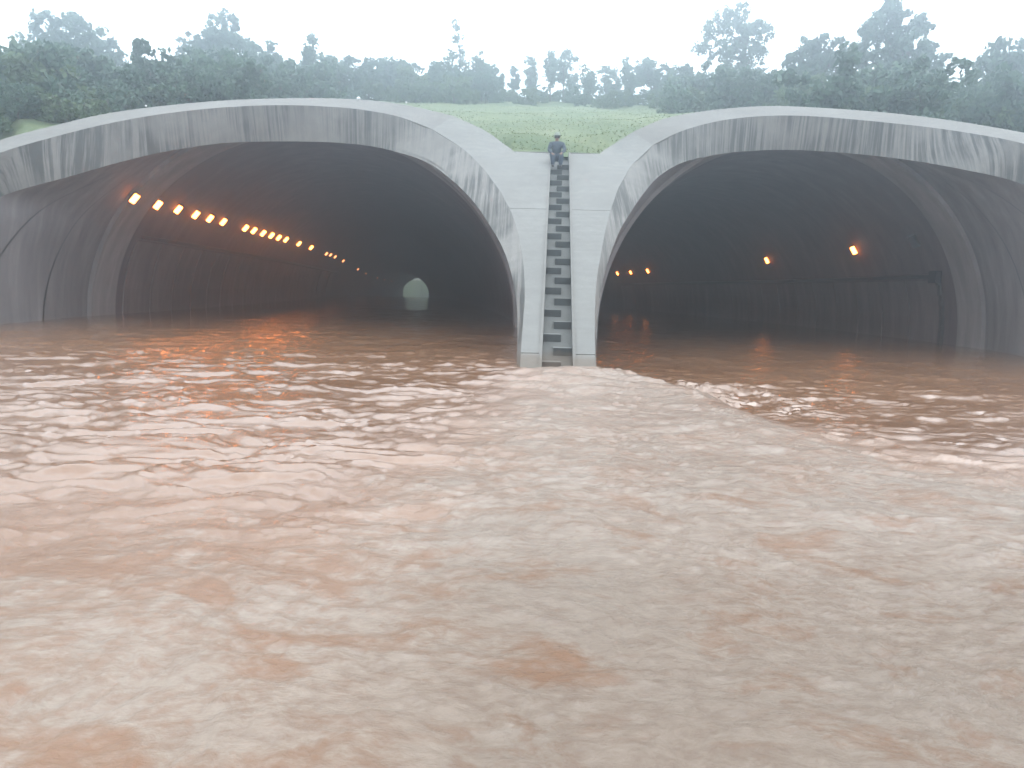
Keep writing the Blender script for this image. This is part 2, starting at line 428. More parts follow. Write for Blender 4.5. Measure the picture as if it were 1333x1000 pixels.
# channel floor and cheeks
CH = -.27
rows = []
for k in range(40):
    D = lerp(13.5, Dtop + .2, k / 39)
    a = onS(chL, D); b = onS(chR, D)
    rows.append([a, a + Vector((.005, 0, CH)), lerp(a, b, .5) + Vector((0, 0, CH)), b + Vector((-.005, 0, CH)), b])
V, Fc = sheet(rows); obj('channel', V, Fc, M_chan, stair)
# raised kerbs along the channel
for ch, s_ in ((chL, -1), (chR, 1)):
    rows = []
    for k in range(30):
        D = lerp(13.5, Dtop, k / 29); a = onS(ch, D)
        rows.append([a + Vector((0, 0, -.02)), a + Vector((0, 0, .035)), a + Vector((s_ * .07, 0, .035)), a + Vector((s_ * .07, 0, -.02))])
    V, Fc = sheet(rows); obj('channel_edge', V, Fc, M_rim, stair)
Dsb = PS(710, 466).y; dstep = (PS(728, 218).y - Dsb) / 11
def step(D, f0, f1):
    z1 = Sz(D) - .09; z0 = Sz(D) + CH - .03; d = (z1 - (Sz(D) + CH)) / SK
    xa, xb = xat(chL, D), xat(chR, D); x0, x1 = lerp(xa, xb, f0), lerp(xa, xb, f1)
    x0 += .006 if f0 == 0 else 0; x1 -= .006 if f1 == 1 else 0
    V = [(x0, D, z0), (x1, D, z0), (x1, D, z1), (x0, D, z1), (x1, D + d + .1, z1), (x0, D + d + .1, z1), (x1, D + d + .1, z0 - .0), (x0, D + d + .1, z0)]
    Fc = [(0, 1, 2, 3), (3, 2, 4, 5), (1, 6, 4, 2), (0, 3, 5, 7), (5, 4, 6, 7), (0, 7, 6, 1)]
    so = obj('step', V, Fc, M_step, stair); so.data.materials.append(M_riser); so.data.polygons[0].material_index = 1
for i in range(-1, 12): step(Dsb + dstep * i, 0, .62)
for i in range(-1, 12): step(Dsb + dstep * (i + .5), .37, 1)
# coping along the top edge of the face
for side, px0, px1 in ((0, 669.5, 716), (1, 742, 780)):
    a = PS(px0, 197.6 if side == 0 else 200.5); b = PS(px1, 200 if side == 0 else 200.5)
    V, Fc = boxv((a + b) / 2 + Vector((0, .18, -.02)), Vector(((b.x - a.x) / 2, (b.y - a.y) / 2, 0)), Vector((0, .16, 0)), Vector((0, 0, .06)))
    obj('top_coping', V, Fc, M_face, stair)

# ------------------------------------------------------------------ hill
def hill(x, y):
    base = 7.6 + (np.minimum(y, 92) - 32) * 0.262
    base = base - np.maximum(0, y - 92) * .07
    base = base + .9 * np.exp(-((x + 12) / 9) ** 2) * np.exp(-((y - 40) / 14) ** 2) + .9 * np.exp(-((x - 12.5) / 9) ** 2) * np.exp(-((y - 40) / 14) ** 2)
    side = sm(26, 75, np.abs(x - 1)) * sm(120, 60, y)
    base = base - side * 4
    base = base + .35 * pn(x * .12, y * .12, 3) + .18 * pn(x * .4, y * .4, 4)
    return np.maximum(base, 8.8 if np.isscalar(y) and y > 270 else base * 0 + 2.0)
front = []
extL = [Vector((-150, 2, -2.2)), Vector((-80, 8, -2.2)), Vector((-45, 12, -2.2)), Vector((-28, 15, -2.2)), Vector((-20.5, 17, -2.2))]
extR = [Vector((22.5, 17, -2.2)), Vector((30, 15, -2.2)), Vector((45, 12, -2.2)), Vector((80, 8, -2.2)), Vector((150, 2, -2.2))]
L_out = list(reversed(dense([res(t) for t in OL], 3)))
L_out += dense([P(590, 151, 34.7), P(631, 170, 33.7), P(655, 187, 32.9), PS(669, 197.5)], 3)[1:]
R_out = dense([PS(781, 200), P(794, 191, 32.6), P(808, 182, 32.8), P(824, 172, 33.0)], 3)[:-1] + dense([res(t) for t in OR_], 3)
mid = [PS(680, 198), PS(692, 198.4), PS(704, 199), PS(716, 199.6), PS(724, 200), PS(732, 200), PS(742, 200.3), PS(755, 200.4), PS(768, 200.3)]
front = dense(extL, 3)[:-1] + L_out + mid + R_out + dense(extR, 3)[1:]
nf = len(front)
ss = [0, .25, .8, 1.6, 3, 5, 7.5, 10, 13, 16, 19, 22, 26, 30, 34, 38, 42, 46, 50, 54, 58, 62, 66, 72, 80, 95, 120, 160, 210]
xb = np.linspace(-150, 150, nf)
# denser in the middle
u = np.linspace(-1, 1, nf); xb = 1 + 150 * (0.45 * u + .55 * u ** 3)
rows = []
for s in ss:
    r = []
    for i, f in enumerate(front):
        t = min(1, s / 24); t = t * t * (3 - 2 * t)
        x = lerp(f.x, xb[i], t); y = lerp(f.y + s, 32 + s, t)
        if s == ss[-1]: y = 338
        ext = f.z < -2
        bl = min(1, s / (16 if ext else (3.0 if f.z > 6.5 else 9))); bl = bl * bl * (3 - 2 * bl)
        hz = float(hill(np.float64(x), np.float64(y)))
        z = lerp(f.z - .12, hz, bl)
        if y > 230: z = max(z, 11)
        r.append(Vector((x, y, z)))
    rows.append(r)
V, Fc = sheet(rows); hillobj = struct(obj('hill', V, [tuple(reversed(f)) for f in Fc], M_hill, None, True))
hill_bvh = BVHTree.FromPolygons(V, Fc)
def ground_z(x, y):
    h = hill_bvh.ray_cast(Vector((x, y, 80)), Vector((0, 0, -1)))
    return h[0].z if h[0] else 0.0
# headwall where the tunnels come out on the far side
hw = []
xs = np.linspace(-150, 150, 601)
for x in xs:
    zb = -2.2
    for pth in (PL, PR):
        c = pth.c(338)
        if abs(x - c) < pth.a: zb = max(zb, 6.3 * math.sqrt(1 - ((x - c) / pth.a) ** 2))
    hw.append([Vector((x, 338.2, zb)), Vector((x, 338.2, 14))])
V, Fc = sheet(hw, (0, .5, 0)); tag(obj('headwall', V, Fc, M_face), 'concrete headwall round the distant far exit of the left tunnel', 'wall')

# ground sheet, far road and far green slope seen through the left tunnel
V, Fc = sheet([[Vector((x, y, -2.3)) for x in (-1500, -200, 0, 200, 1500)] for y in (-1500, -60, 100, 400, 2500)])
struct(obj('ground', V, Fc, M_ground))
rows = [[Vector((x0 + k * 2, y, -1.68)) for x0 in (-50, -34)] for k, y in enumerate((343, 360, 380, 410, 450))]
V, Fc = sheet(rows); struct(obj('road', V, Fc, M_road))
rows = []
for k in range(14):
    y = 346 + k * 12; rr = []
    for j in range(16):
        x = -90 + j * 8 - k * 1.0; e = max(0, (abs(x - (-44 + k * 2)) - 9) * .55)
        rr.append(Vector((x, y, -2.2 + min(2.5 + .45 * k, e * .6) + random.uniform(0, .4))))
    rows.append(rr)
V, Fc = sheet(rows); m = Mat('far_grass'); M_far = m.set(m.ramp(m.noise(sc=.4), [(0.3, (0.14, .22, .08)), (0.7, (0.26, .34, .15))]), .9)
struct(obj('far_slope', V, Fc, M_far, None, True))
# bank behind the viewpoint
rows = [[Vector((x, y + .02 * abs(x), z + .3 * math.sin(x * .1))) for x in np.linspace(-160, 160, 41)] for y, z in ((-24, -2), (-28, .4), (-34, 2), (-60, 3), (-200, 4))]
V, Fc = sheet(rows); struct(obj('bank', V, Fc, M_hill, None, True))

# ------------------------------------------------------------------ water
def level(x, y):
    """mean level: high on the left, spilling down to the right of the wedge"""
    edge = 1.85 + sm(16.6, 13.2, y) * 1.3
    right = sm(-.1, 1.2, x - edge)
    drop = 0.42 * right * sm(6.5, 15.5, y)
    swell = 0.15 * np.exp(-((x - 1.3) / 1.6) ** 2) * np.exp(-((y - 15.2) / 1.3) ** 2)
    return .02 - drop + swell - 1.75 * sm(120, 300, y)
ys = [-25, -18, -12, -7, -3, -1, 0, .6]
y = 1.1
while y < 60: ys.append(y); y += 0.011 + (y * .0052 if y < 20 else y * .008)
ys += list(np.arange(62, 100, 3)) + list(np.arange(100, 345, 12))
ys = np.array(ys)
NX = 760
s = np.linspace(-1, 1, NX)
core = np.maximum(1.5, ys * .80 + 1.2)[:, None]
edge_ = np.where(ys > 60, 75, 55)[:, None]
sc_ = s[None, :]; as_ = np.abs(sc_)
X = np.sign(sc_) * np.where(as_ < .88, as_ / .88 * core, core + np.maximum(edge_ - core, 2) * ((as_ - .88) / .12) ** 2)
Y = np.repeat(ys[:, None], NX, 1)
Z = level(X, Y)
# domain warp that follows the swirl of the current
wx = X + .5 * pn(X * .25, Y * .25, 11) + .35 * pn(X * .8, Y * .8, 12) + .10 * pn(X * 2.3, Y * 2.3, 15)
wy = Y + .5 * pn(X * .25, Y * .25, 13) + .35 * pn(X * .8, Y * .8, 14) + .10 * pn(X * 2.3, Y * 2.3, 16)
rightside = sm(-1, 3, X - 0.2 * Y)
turb = np.clip(sm(5.6, 3.2, Y + .8 * pn(X * .7, Y * .7, 45)) * (.45 + .5 * sm(-2.5, 1, X)) + .85 * sm(-1.2, 1.6, X + .12 * (Y - 4)) * sm(1.0, -.8, X - .44 * Y) * sm(12.5, 8.5, Y + .5 * pn(X * .6, Y * .6, 44)), 0, 1)
jump = np.exp(-((X - 4.2) / 2.0) ** 2) * np.exp(-((Y - 16.0 - .25 * X + 1) / 2.4) ** 2) * np.clip(.65 + .9 * pn(X * 1.1, Y * .8, 81), 0, 1.2)       # hydraulic jump right of the wedge
calm = sm(34, 14, Y) * .65 + .35
A_ = calm * (1 - .25 * turb)
near = sm(6, 2.8, Y)
lump = 1 - .72 * near
hgt = .045 * lump * pn(wx * .32, wy * .45, 21) * A_
hgt += .040 * lump * pn(wx * .85, wy * 1.3, 22) * A_
hgt += (.034 * lump + .02 * jump) * pn(wx * 1.9, wy * 3.2, 23) * A_
fine_fade = sm(32, 16, Y)
hgt += (.0180 * (1 - .4 * near) + .02 * jump) * pn(wx * 4.3, wy * 7.0, 24) * fine_fade
hgt += (.0068 * (1 - .35 * near) + .01 * jump) * pn(wx * 9.5, wy * 15, 25) * sm(24, 12, Y)
hgt += .0030 * pn(wx * 20 + pn(X * 5, Y * 5, 51), wy * 27, 26) * sm(13, 5, Y)
hgt += .0016 * pn(wx * 43, wy * 52, 27) * sm(8, 3, Y)
hgt += .0035 * near * pn(wx * 13 + 2 * pn(X * 3, Y * 3, 71), wy * 17, 72)
rid = 1 - np.abs(pn(wx * 3.1 + 9, wy * 4.4, 31)) * 2
rid2 = 1 - np.abs(pn(wx * 7.2 + 3, wy * 10.2, 32)) * 2
hgt += turb * (.006 * rid + .004 * rid2) + jump * (.075 * rid + .025 * rid2 + .04)
hgt += .035 * np.exp(-((X - 1.2) / 1.8) ** 2) * np.exp(-((Y - 14.2) / 1.6) ** 2) * np.sin(Y * 7.5 + X * 1.6 + 1.2 * pn(X, Y, 33))
# spray lip along the spill
Z = Z + hgt
foam = np.clip(turb * .78 + sm(0.2, .9, jump) * .35, 0, 1)
plume = sm(-1.3, .7, X - (.8 - (16.5 - Y) * .13) + .6 * pn(X, Y, 47)) * sm(.8, -1.0, X + .8 * pn(X * .8, Y * .8, 46) - (2.6 + (15.8 - Y) * .3)) * sm(17, 15.4, Y)
foam = np.maximum(foam, plume * .62)
chop = np.clip(np.maximum(foam * 1.1, sm(6.8, 4.0, Y) * (.45 + .55 * sm(-.30, .05, X / np.maximum(Y, 1)))), 0, 1)
foam = foam + .27 * sm(8.0, 4.5, Y)
foam += .5 * np.exp(-((X - 1.3) / 1.2) ** 4) * np.exp(-((Y - 16.4) / .45) ** 2)
foam -= .75 * np.exp(-((X - .05 - .35 * (3.5 - Y)) / .38) ** 2) * np.exp(-((Y - 3.4) / .7) ** 2) * np.clip(.6 + 1.5 * pn(wx * 2.4, wy * 3, 61), 0, 1)
foam -= .35 * sm(.1, .5, pn(wx * 1.6, wy * 3.2, 62)) * sm(8, 5, Y)
foam = np.clip(foam, 0, 1)
nv = X.size
co = np.empty((nv, 3)); co[:, 0] = X.ravel(); co[:, 1] = Y.ravel(); co[:, 2] = Z.ravel()
ny = len(ys); idx = (np.arange(ny - 1)[:, None] * NX + np.arange(NX - 1)[None, :]).ravel()
quads = np.stack([idx, idx + 1, idx + NX + 1, idx + NX], 1).astype(np.int32)
me = bpy.data.meshes.new('flood_water'); me.vertices.add(nv); me.vertices.foreach_set('co', co.ravel())
nq = len(quads); me.loops.add(nq * 4); me.loops.foreach_set('vertex_index', quads.ravel())
me.polygons.add(nq); me.polygons.foreach_set('loop_start', np.arange(nq) * 4); me.polygons.foreach_set('loop_total', np.full(nq, 4))
me.polygons.foreach_set('use_smooth', np.ones(nq, bool))
me.update(calc_edges=True)
at = me.attributes.new('foam', 'FLOAT', 'POINT'); at.data.foreach_set('value', foam.ravel().astype(np.float32))
wv = np.empty((nv, 3), np.float32); wv[:, 0] = (X + .3 * (wx - X)).ravel(); wv[:, 1] = (Y + .3 * (wy - Y)).ravel(); wv[:, 2] = 0
at = me.attributes.new('chop', 'FLOAT', 'POINT'); at.data.foreach_set('value', chop.ravel().astype(np.float32))
at = me.attributes.new('flow', 'FLOAT_VECTOR', 'POINT'); at.data.foreach_set('vector', wv.ravel())
water = bpy.data.objects.new('flood_water', me); C.objects.link(water); struct(water)
m = Mat('muddy_water')
fa = m.n('ShaderNodeAttribute'); fa.attribute_name = 'foam'; fl = m.n('ShaderNodeAttribute'); fl.attribute_name = 'flow'
flow = fl.outputs['Vector']
n_a = m.noise(scale=(.8, 1.3, 1), sc=1.6, det=9, rough=.68, dist=.25, src=flow)
n_b = m.noise(scale=(1, 1.6, 1), sc=7, det=8, rough=.7, dist=.3, src=flow)
n_c = m.noise(scale=(1, 1, 1), sc=.35, det=4, src=flow)
n_d = m.noise(scale=(1, 2.4, 1), sc=2.0, det=9, rough=.72, dist=.5, src=flow)
silt = m.mix(m.ramp(n_c, [(0.35, g(0)), (0.65, g(1))]), (0.19, 0.096, 0.050), (0.225, 0.122, 0.070))
fm = m.math('ADD', fa.outputs['Fac'], m.math('MULTIPLY', m.math('SUBTRACT', n_a, .5), 1.1))
fm = m.math('ADD', fm, m.math('MULTIPLY', m.math('SUBTRACT', n_b, .5), 1.3))
fmask = m.ramp(fm, [(0.30, g(0)), (0.80, g(1))])
foamc = m.mix(m.ramp(n_b, [(0.38, g(1)), (0.60, g(0))]), (0.27, 0.205, 0.158), (0.200, 0.138, 0.100))
foamc = m.mix(m.ramp(n_c, [(0.42, g(0)), (0.68, g(.6))]), foamc, (0.25, 0.20, 0.16))
foamc = m.mix(m.ramp(n_d, [(0.52, g(0)), (0.64, g(.55))]), foamc, (0.20, 0.118, 0.076))
col = m.mix(fmask, silt, foamc)
ca = m.n('ShaderNodeAttribute'); ca.attribute_name = 'chop'; chp = ca.outputs['Fac']
rg = m.ramp(chp, [(0, g(.04)), (1, g(.20))])
bh = m.math('ADD', m.noise(scale=(1, 1.5, 1), sc=16, det=10, rough=.75, dist=.4, src=flow), m.math('MULTIPLY', n_b, 1.6))
bn = m.n('ShaderNodeBump'); bn.inputs['Distance'].default_value = .03; m.l(bh, bn.inputs['Height']); m.l(m.ramp(chp, [(0, g(.16)), (1, g(.75))]), bn.inputs['Strength'])
M_water = m.set(col, rg, bn.outputs[0], IOR=1.5, Specular_IOR_Level=0.85)
m.l(m.ramp(chp, [(0, g(.85)), (1, g(.5))]), m.b.inputs['Specular IOR Level'])
me.materials.append(M_water)

# ------------------------------------------------------------------ lamps
def make_lamp_meshes():
    bm = bmesh.new(); bmesh.ops.create_cube(bm, size=1)
    for v in bm.verts:
        v.co = Vector((v.co.x * .56, v.co.y * .36, v.co.z * .14 + .07))
        if v.co.z > .1: v.co.x *= .9; v.co.y *= .85
    bmesh.ops.bevel(bm, geom=list(bm.edges), offset=.02, segments=1, affect='EDGES')
    h = bpy.data.meshes.new('lamp_housing'); bm.to_mesh(h); bm.free(); h.materials.append(M_house)
    bm = bmesh.new(); bmesh.ops.create_cube(bm, size=1)
    for v in bm.verts: v.co = Vector((v.co.x * .46, v.co.y * .27, v.co.z * .06 + .165))
    bmesh.ops.bevel(bm, geom=[e for e in bm.edges], offset=.025, segments=2, affect='EDGES')
    l = bpy.data.meshes.new('lamp_lens'); bm.to_mesh(l); bm.free(); l.materials.append(M_glow)
    bm = bmesh.new(); bmesh.ops.create_cube(bm, size=1)
    for v in bm.verts: v.co = Vector((v.co.x * .10, v.co.y * .42, v.co.z * .06 - .02))
    b = bpy.data.meshes.new('bracket'); bm.to_mesh(b); bm.free(); b.materials.append(M_dark)
    return h, l, b
mh, mlens, mb = make_lamp_meshes()
mlens_far = mlens.copy(); mlens_far.materials[0] = M_glow2
M_off = Mat('unlit_glass').set((.06, .07, .08), .2); mlens_off = mlens.copy(); mlens_off.materials[0] = M_off
def lamp(bv, path, px, py, label, group, scale=1.0, mesh=None):
    d = ray(px, py).normalized(); hit = bv.ray_cast(Vector((0, 0, H)), d)
    p = hit[0]
    if p is None: return
    c = Vector((path.c(p.y), p.y, 0)); n = Vector(((c.x - p.x) / path.a ** 2, 0, -p.z / 9.0 ** 2)).normalized()
    tang = Vector((0, 1, 0)); ax = n.cross(tang).normalized()      # along the curve of the vault
    o = thing('tunnel_lamp', label, 'lamp', p + n * .03, group)
    # faces slightly towards the mouth
    zax = (n + Vector((0, -.75, 0))).normalized(); yax = zax.cross(ax).normalized(); ax = yax.cross(zax)
    Rm = Matrix((ax, yax, zax)).transposed()
    o.rotation_euler = Rm.to_euler(); o.scale = (scale,) * 3
    for nm, mm in (('housing', mh), ('lens', mesh or mlens), ('bracket', mb)):
        q = bpy.data.objects.new(nm, mm); C.objects.link(q); q.parent = o
    return o
bl = bvh_of(rootL); br = bvh_of(rootR)
ordn = ['first', 'second', 'third', 'fourth', 'fifth', 'sixth', 'seventh', 'eighth', 'ninth', 'tenth', 'eleventh', 'twelfth', 'thirteenth', 'fourteenth']
near = [(173, 256), (203.5, 264.5), (230, 270.5), (253, 277.5), (271.5, 282.5), (289, 287), (318, 295.2), (329, 298.5), (341, 302), (352, 305), (361.5, 308), (371, 310.5), (388, 316), (404, 321.3)]
for i, (px, py) in enumerate(near):
    lamp(bl, PL, px, py, 'glowing orange lamp, %s from the mouth along the left tunnel wall' % ordn[i], 'orange lamps along the left tunnel wall', 1.0 if i < 6 else 1.05)
for px, py in [(424, 329.5), (429.5, 331), (435.5, 333.5), (446, 339), (465.5, 350), (476, 356), (491, 361.5), (500, 364), (509, 366)]:
    lamp(bl, PL, px, py, 'tiny far lamp deep in the left tunnel, beyond the fourteen near ones', 'far lamps deep in the left tunnel', 1.0 if px < 470 else .8, mlens_far)
lamp(br, PR, 1113.5, 324.5, 'brightest and nearest lit orange lamp in the right tunnel', 'lamps in the right tunnel', 1.05)
lamp(br, PR, 1000, 338, 'second lit orange lamp from the mouth in the right tunnel', 'lamps in the right tunnel', 1.0)
lamp(br, PR, 844.5, 352, 'small lit lamp, rightmost of the three deep in the right tunnel', 'lamps in the right tunnel', 1.1)
lamp(br, PR, 822, 354, 'small lit lamp, middle of the three deep in the right tunnel', 'lamps in the right tunnel', 1.0)
lamp(br, PR, 804.8, 355.5, 'small lit lamp, leftmost of three by the edge of the right tunnel mouth', 'lamps in the right tunnel', 1.0)
lamp(br, PR, 1192, 313, 'dark unlit lamp on the right tunnel wall above the cable tray', 'lamps in the right tunnel', 1.35, mlens_off)

# ------------------------------------------------------------------ small litter on the arch
def scrap(p, s, label):
    bm = bmesh.new(); bmesh.ops.create_icosphere(bm, subdivisions=2, radius=s)
    for v in bm.verts:
        v.co *= 1 + .45 * mnoise.noise(v.co * 9 / s * .2 + p); v.co.z *= .8
    me_ = bpy.data.meshes.new('scrap'); bm.to_mesh(me_); bm.free(); me_.materials.append(M_white)
    o = bpy.data.objects.new('white_scrap', me_); C.objects.link(o); o.location = p; tag(o, label, 'scrap', 'white scraps lying on the left arch')
m = Mat('white_plastic'); M_white = m.set((.8, .8, .8), .5)
scrap(P(467, 128.8, 35.6) + Vector((0, 0, .02)), .09, 'larger white scrap on the rim right of the left arch crown')
scrap(P(529, 134, 35.4) + Vector((0, 0, .02)), .05, 'smaller white scrap on the rim descending towards the stair')
scrap(P(190, 138.5, 33.3) + Vector((0, 0, .02)), .05, 'white scrap on the far left stretch of the left arch rim')

# ------------------------------------------------------------------ vegetation
def leaf_mesh(name, clusters, per, size, mat, rs):
    """clusters: list of (centre, radius); returns a mesh of small bent leaf clumps"""
    r = np.random.default_rng(rs)
    V = []; T = []
    cs = []; rad = []
    for c, rr in clusters: cs.append(c); rad.append(rr)
    cs = np.array(cs); rad = np.array(rad)
    cen = np.repeat(cs, per, 0); R = np.repeat(rad, per)
    d = r.normal(size=cen.shape); d /= np.linalg.norm(d, axis=1)[:, None]
    p = cen + d * (R * r.random(len(R)) ** .45)[:, None] * np.array([1, 1, .8])
    n = len(p)
    a = r.normal(size=(n, 3)); a /= np.linalg.norm(a, axis=1)[:, None]
    b = np.cross(a, r.normal(size=(n, 3))); b /= np.linalg.norm(b, axis=1)[:, None]
    sz = size * (.6 + .8 * r.random(n))[:, None]
    v = np.stack([p - a * sz, p + b * sz * .55, p + a * sz, p - b * sz * .55], 1).reshape(-1, 3)
    me_ = bpy.data.meshes.new(name); me_.vertices.add(n * 4); me_.vertices.foreach_set('co', v.ravel())
    me_.loops.add(n * 4); me_.loops.foreach_set('vertex_index', np.arange(n * 4)); me_.polygons.add(n)
    me_.polygons.foreach_set('loop_start', np.arange(n) * 4); me_.polygons.foreach_set('loop_total', np.full(n, 4)); me_.update(calc_edges=True)
    tone = np.repeat(np.clip(r.random(n) * .6 + np.repeat(r.random(len(cs)), per) * .5, 0, 1), 4).astype(np.float32)
    at_ = me_.attributes.new('tone', 'FLOAT', 'POINT'); at_.data.foreach_set('value', tone)
    me_.materials.append(mat); return me_
def limb(V, Fc, pts, r0, r1, seg=6):
    b0 = len(V)
    for i, p in enumerate(pts):
        q = pts[min(i + 1, len(pts) - 1)] - pts[max(i - 1, 0)]; q.normalize()
        x = q.orthogonal().normalized(); y_ = q.cross(x); rr = lerp(r0, r1, i / (len(pts) - 1))
        for k in range(seg):
            a = 2 * math.pi * k / seg; V.append(p + (x * math.cos(a) + y_ * math.sin(a)) * rr)
    for i in range(len(pts) - 1):
        for k in range(seg):
            a = b0 + i * seg + k; b = b0 + i * seg + (k + 1) % seg; Fc.append((a, b, b + seg, a + seg))
def trunk_mesh(height, r0, targets, rs, name='trunk'):
    rr = random.Random(rs); V = []; Fc = []
    top = Vector((rr.uniform(-.3, .3), 0, height))
    main = [Vector((rr.uniform(-.12, .12) * k, rr.uniform(-.1, .1) * k, height * k / 5 - .3 * (k == 0))) for k in range(6)]
    limb(V, Fc, main, r0, r0 * .35)
    for t in targets:
        k = rr.randint(2, 4); s0 = main[k]; t = Vector(t)
        midp = lerp(s0, t, .5) + Vector((rr.uniform(-.3, .3), rr.uniform(-.3, .3), rr.uniform(.0, .4)))
        limb(V, Fc, [s0, midp, t], r0 * .4, r0 * .08, 5)
    me_ = bpy.data.meshes.new(name); me_.from_pydata(V, [], Fc); me_.materials.append(M_bark); return me_
def plant(name, label, cat, loc, trunk, crown, group=None, rz=0, sc=1.0):
    o = thing(name, label, cat, loc, group); o.rotation_euler.z = rz; o.scale = sc if isinstance(sc, tuple) else (sc,) * 3
    for nm, mm in (('trunk', trunk), ('crown', crown)):
        if mm is None: continue
        q = bpy.data.objects.new(nm, mm); C.objects.link(q); q.parent = o
    return o
def shape_tree(name, label, px, D, blobs, mat, dens=1.0, leaf=.24, rs=1, trunk_r=.22, group=None):
    """big individual trees: crown masses given by their outline in metres at distance D"""
    D = min(92, D * 1.12); base = P(px, 300, D); gx = base.x; gz = ground_z(gx, D); loc = Vector((gx, D, gz - .1))
    rr = random.Random(rs); cl = []; tg = []
    for bx, by, rx, ry in blobs:
        c = P(bx, by, D) - loc; ax, az_ = rx / FPX * D, ry / FPX * D
        n = max(3, int(ax * az_ * 16 * dens))
        tg.append(c - Vector((0, 0, az_ * .3)))
        for _ in range(n):
            while True:
                u_ = Vector((rr.uniform(-1, 1), rr.uniform(-1, 1), rr.uniform(-1, 1)))
                if u_.length < 1: break
            cl.append((tuple(c + Vector((u_.x * ax, u_.y * ax * .9, u_.z * az_))), rr.uniform(.3, .65) * (1 if dens > .5 else .7)))
    topz = max(c[0][2] for c in cl)
    crown = leaf_mesh('crown', cl, int(26), leaf, mat, rs)
    trunk = trunk_mesh(topz * .8, trunk_r, tg, rs)
    return plant(name, label, 'tree', loc, trunk, crown, group)
shape_tree('broadleaf_tree', 'broad rounded hazy tree behind the far left of the left arch', 95, 68, [(88, 50, 55, 27), (60, 80, 36, 30), (122, 85, 40, 32), (95, 110, 70, 35), (35, 95, 26, 22)], M_leaf, .85, rs=2, trunk_r=.3)
shape_tree('broadleaf_tree', 'tall hazy tree with a peaked crown behind the left arch', 290, 72, [(288, 38, 20, 24), (262, 70, 28, 28), (300, 80, 40, 36), (285, 110, 60, 30), (243, 100, 20, 25)], M_leaf, .8, rs=3, trunk_r=.28)
shape_tree('broadleaf_tree', 'smaller two-peaked tree right of the peaked tree behind the left arch', 345, 70, [(330, 85, 14, 26), (353, 80, 12, 24), (345, 110, 32, 24), (376, 108, 16, 20)], M_leaf, .85, rs=4, trunk_r=.2)
shape_tree('narrow_tree', 'slim vine-wrapped tree like a column behind the left arch crown', 402, 66, [(401, 88, 9, 24), (402, 66, 6, 10), (406, 45, 3, 14), (400, 112, 12, 14)], M_leaf, 1.6, leaf=.18, rs=5, trunk_r=.12)
shape_tree('sparse_tree', 'thin sparse tree with a tall bare spike above the shoulder of the left arch', 593, 74, [(592, 35, 4, 14), (594, 60, 9, 18), (590, 88, 20, 16), (588, 110, 24, 16)], M_leaf, .8, leaf=.16, rs=6, trunk_r=.09)
shape_tree('sparse_tree', 'short airy tree right of the thin spiked tree', 624, 76, [(624, 84, 9, 14), (628, 102, 16, 12), (640, 112, 14, 9)], M_leaf, .9, leaf=.16, rs=7, trunk_r=.09)
shape_tree('broadleaf_tree', 'lone airy tree with see-through crown left above the right arch', 958, 74, [(948, 22, 17, 12), (965, 14, 9, 8), (928, 38, 17, 10), (962, 40, 24, 16), (990, 45, 15, 16), (918, 60, 14, 8), (945, 68, 22, 14), (978, 72, 22, 14), (955, 95, 24, 12)], M_leaf, 1.0, leaf=.19, rs=8, trunk_r=.2)
shape_tree('broadleaf_tree', 'medium leafy tree between the airy tree and the tallest tree', 1060, 64, [(1062, 55, 17, 15), (1048, 80, 24, 18), (1072, 90, 26, 26), (1092, 72, 12, 18), (1040, 112, 30, 20)], M_leaf2, .85, rs=9)
shape_tree('broadleaf_tree', 'tallest broad tree rising behind the right arch crown', 1165, 62, [(1162, 14, 20, 18), (1150, 38, 28, 20), (1188, 45, 24, 22), (1118, 62, 14, 26), (1160, 80, 52, 30), (1208, 80, 26, 24), (1170, 115, 70, 26)], M_leaf2, .8, rs=10, trunk_r=.32)
shape_tree('broadleaf_tree', 'dense rounded tree at the far right edge behind the right arch', 1312, 56, [(1312, 72, 22, 18), (1292, 98, 30, 26), (1330, 105, 34, 32), (1300, 135, 45, 24), (1362, 120, 30, 34)], M_leaf2, .85, rs=11, trunk_r=.28)

# shrub variants
shr = []
for k in range(6):
    rr = random.Random(40 + k); cl = []
    R1 = 1.7; H1 = rr.uniform(2.2, 3.1)
    lobes = [(rr.uniform(-1.2, 1.2), rr.uniform(-1.2, 1.2), rr.uniform(.5, H1), rr.uniform(.6, 1.2)) for _ in range(7)]
    for lx, ly, lz, lr in lobes:
        for _ in range(9):
            dd = Vector((rr.gauss(0, 1), rr.gauss(0, 1), rr.gauss(0, 1))).normalized() * lr * rr.random() ** .5
            cl.append(((lx + dd.x, ly + dd.y, max(.1, lz + dd.z)), rr.uniform(.25, .5)))
    mt = (M_leaf, M_leaf2, M_leaf3)[k % 3]
    cm = leaf_mesh('crown', cl, 30, .17, mt, 50 + k); tm = trunk_mesh(H1 * .7, .07, [(l[0], l[1], l[2]) for l in lobes[:5]], 60 + k)
    shr.append((tm, cm))
sml = []
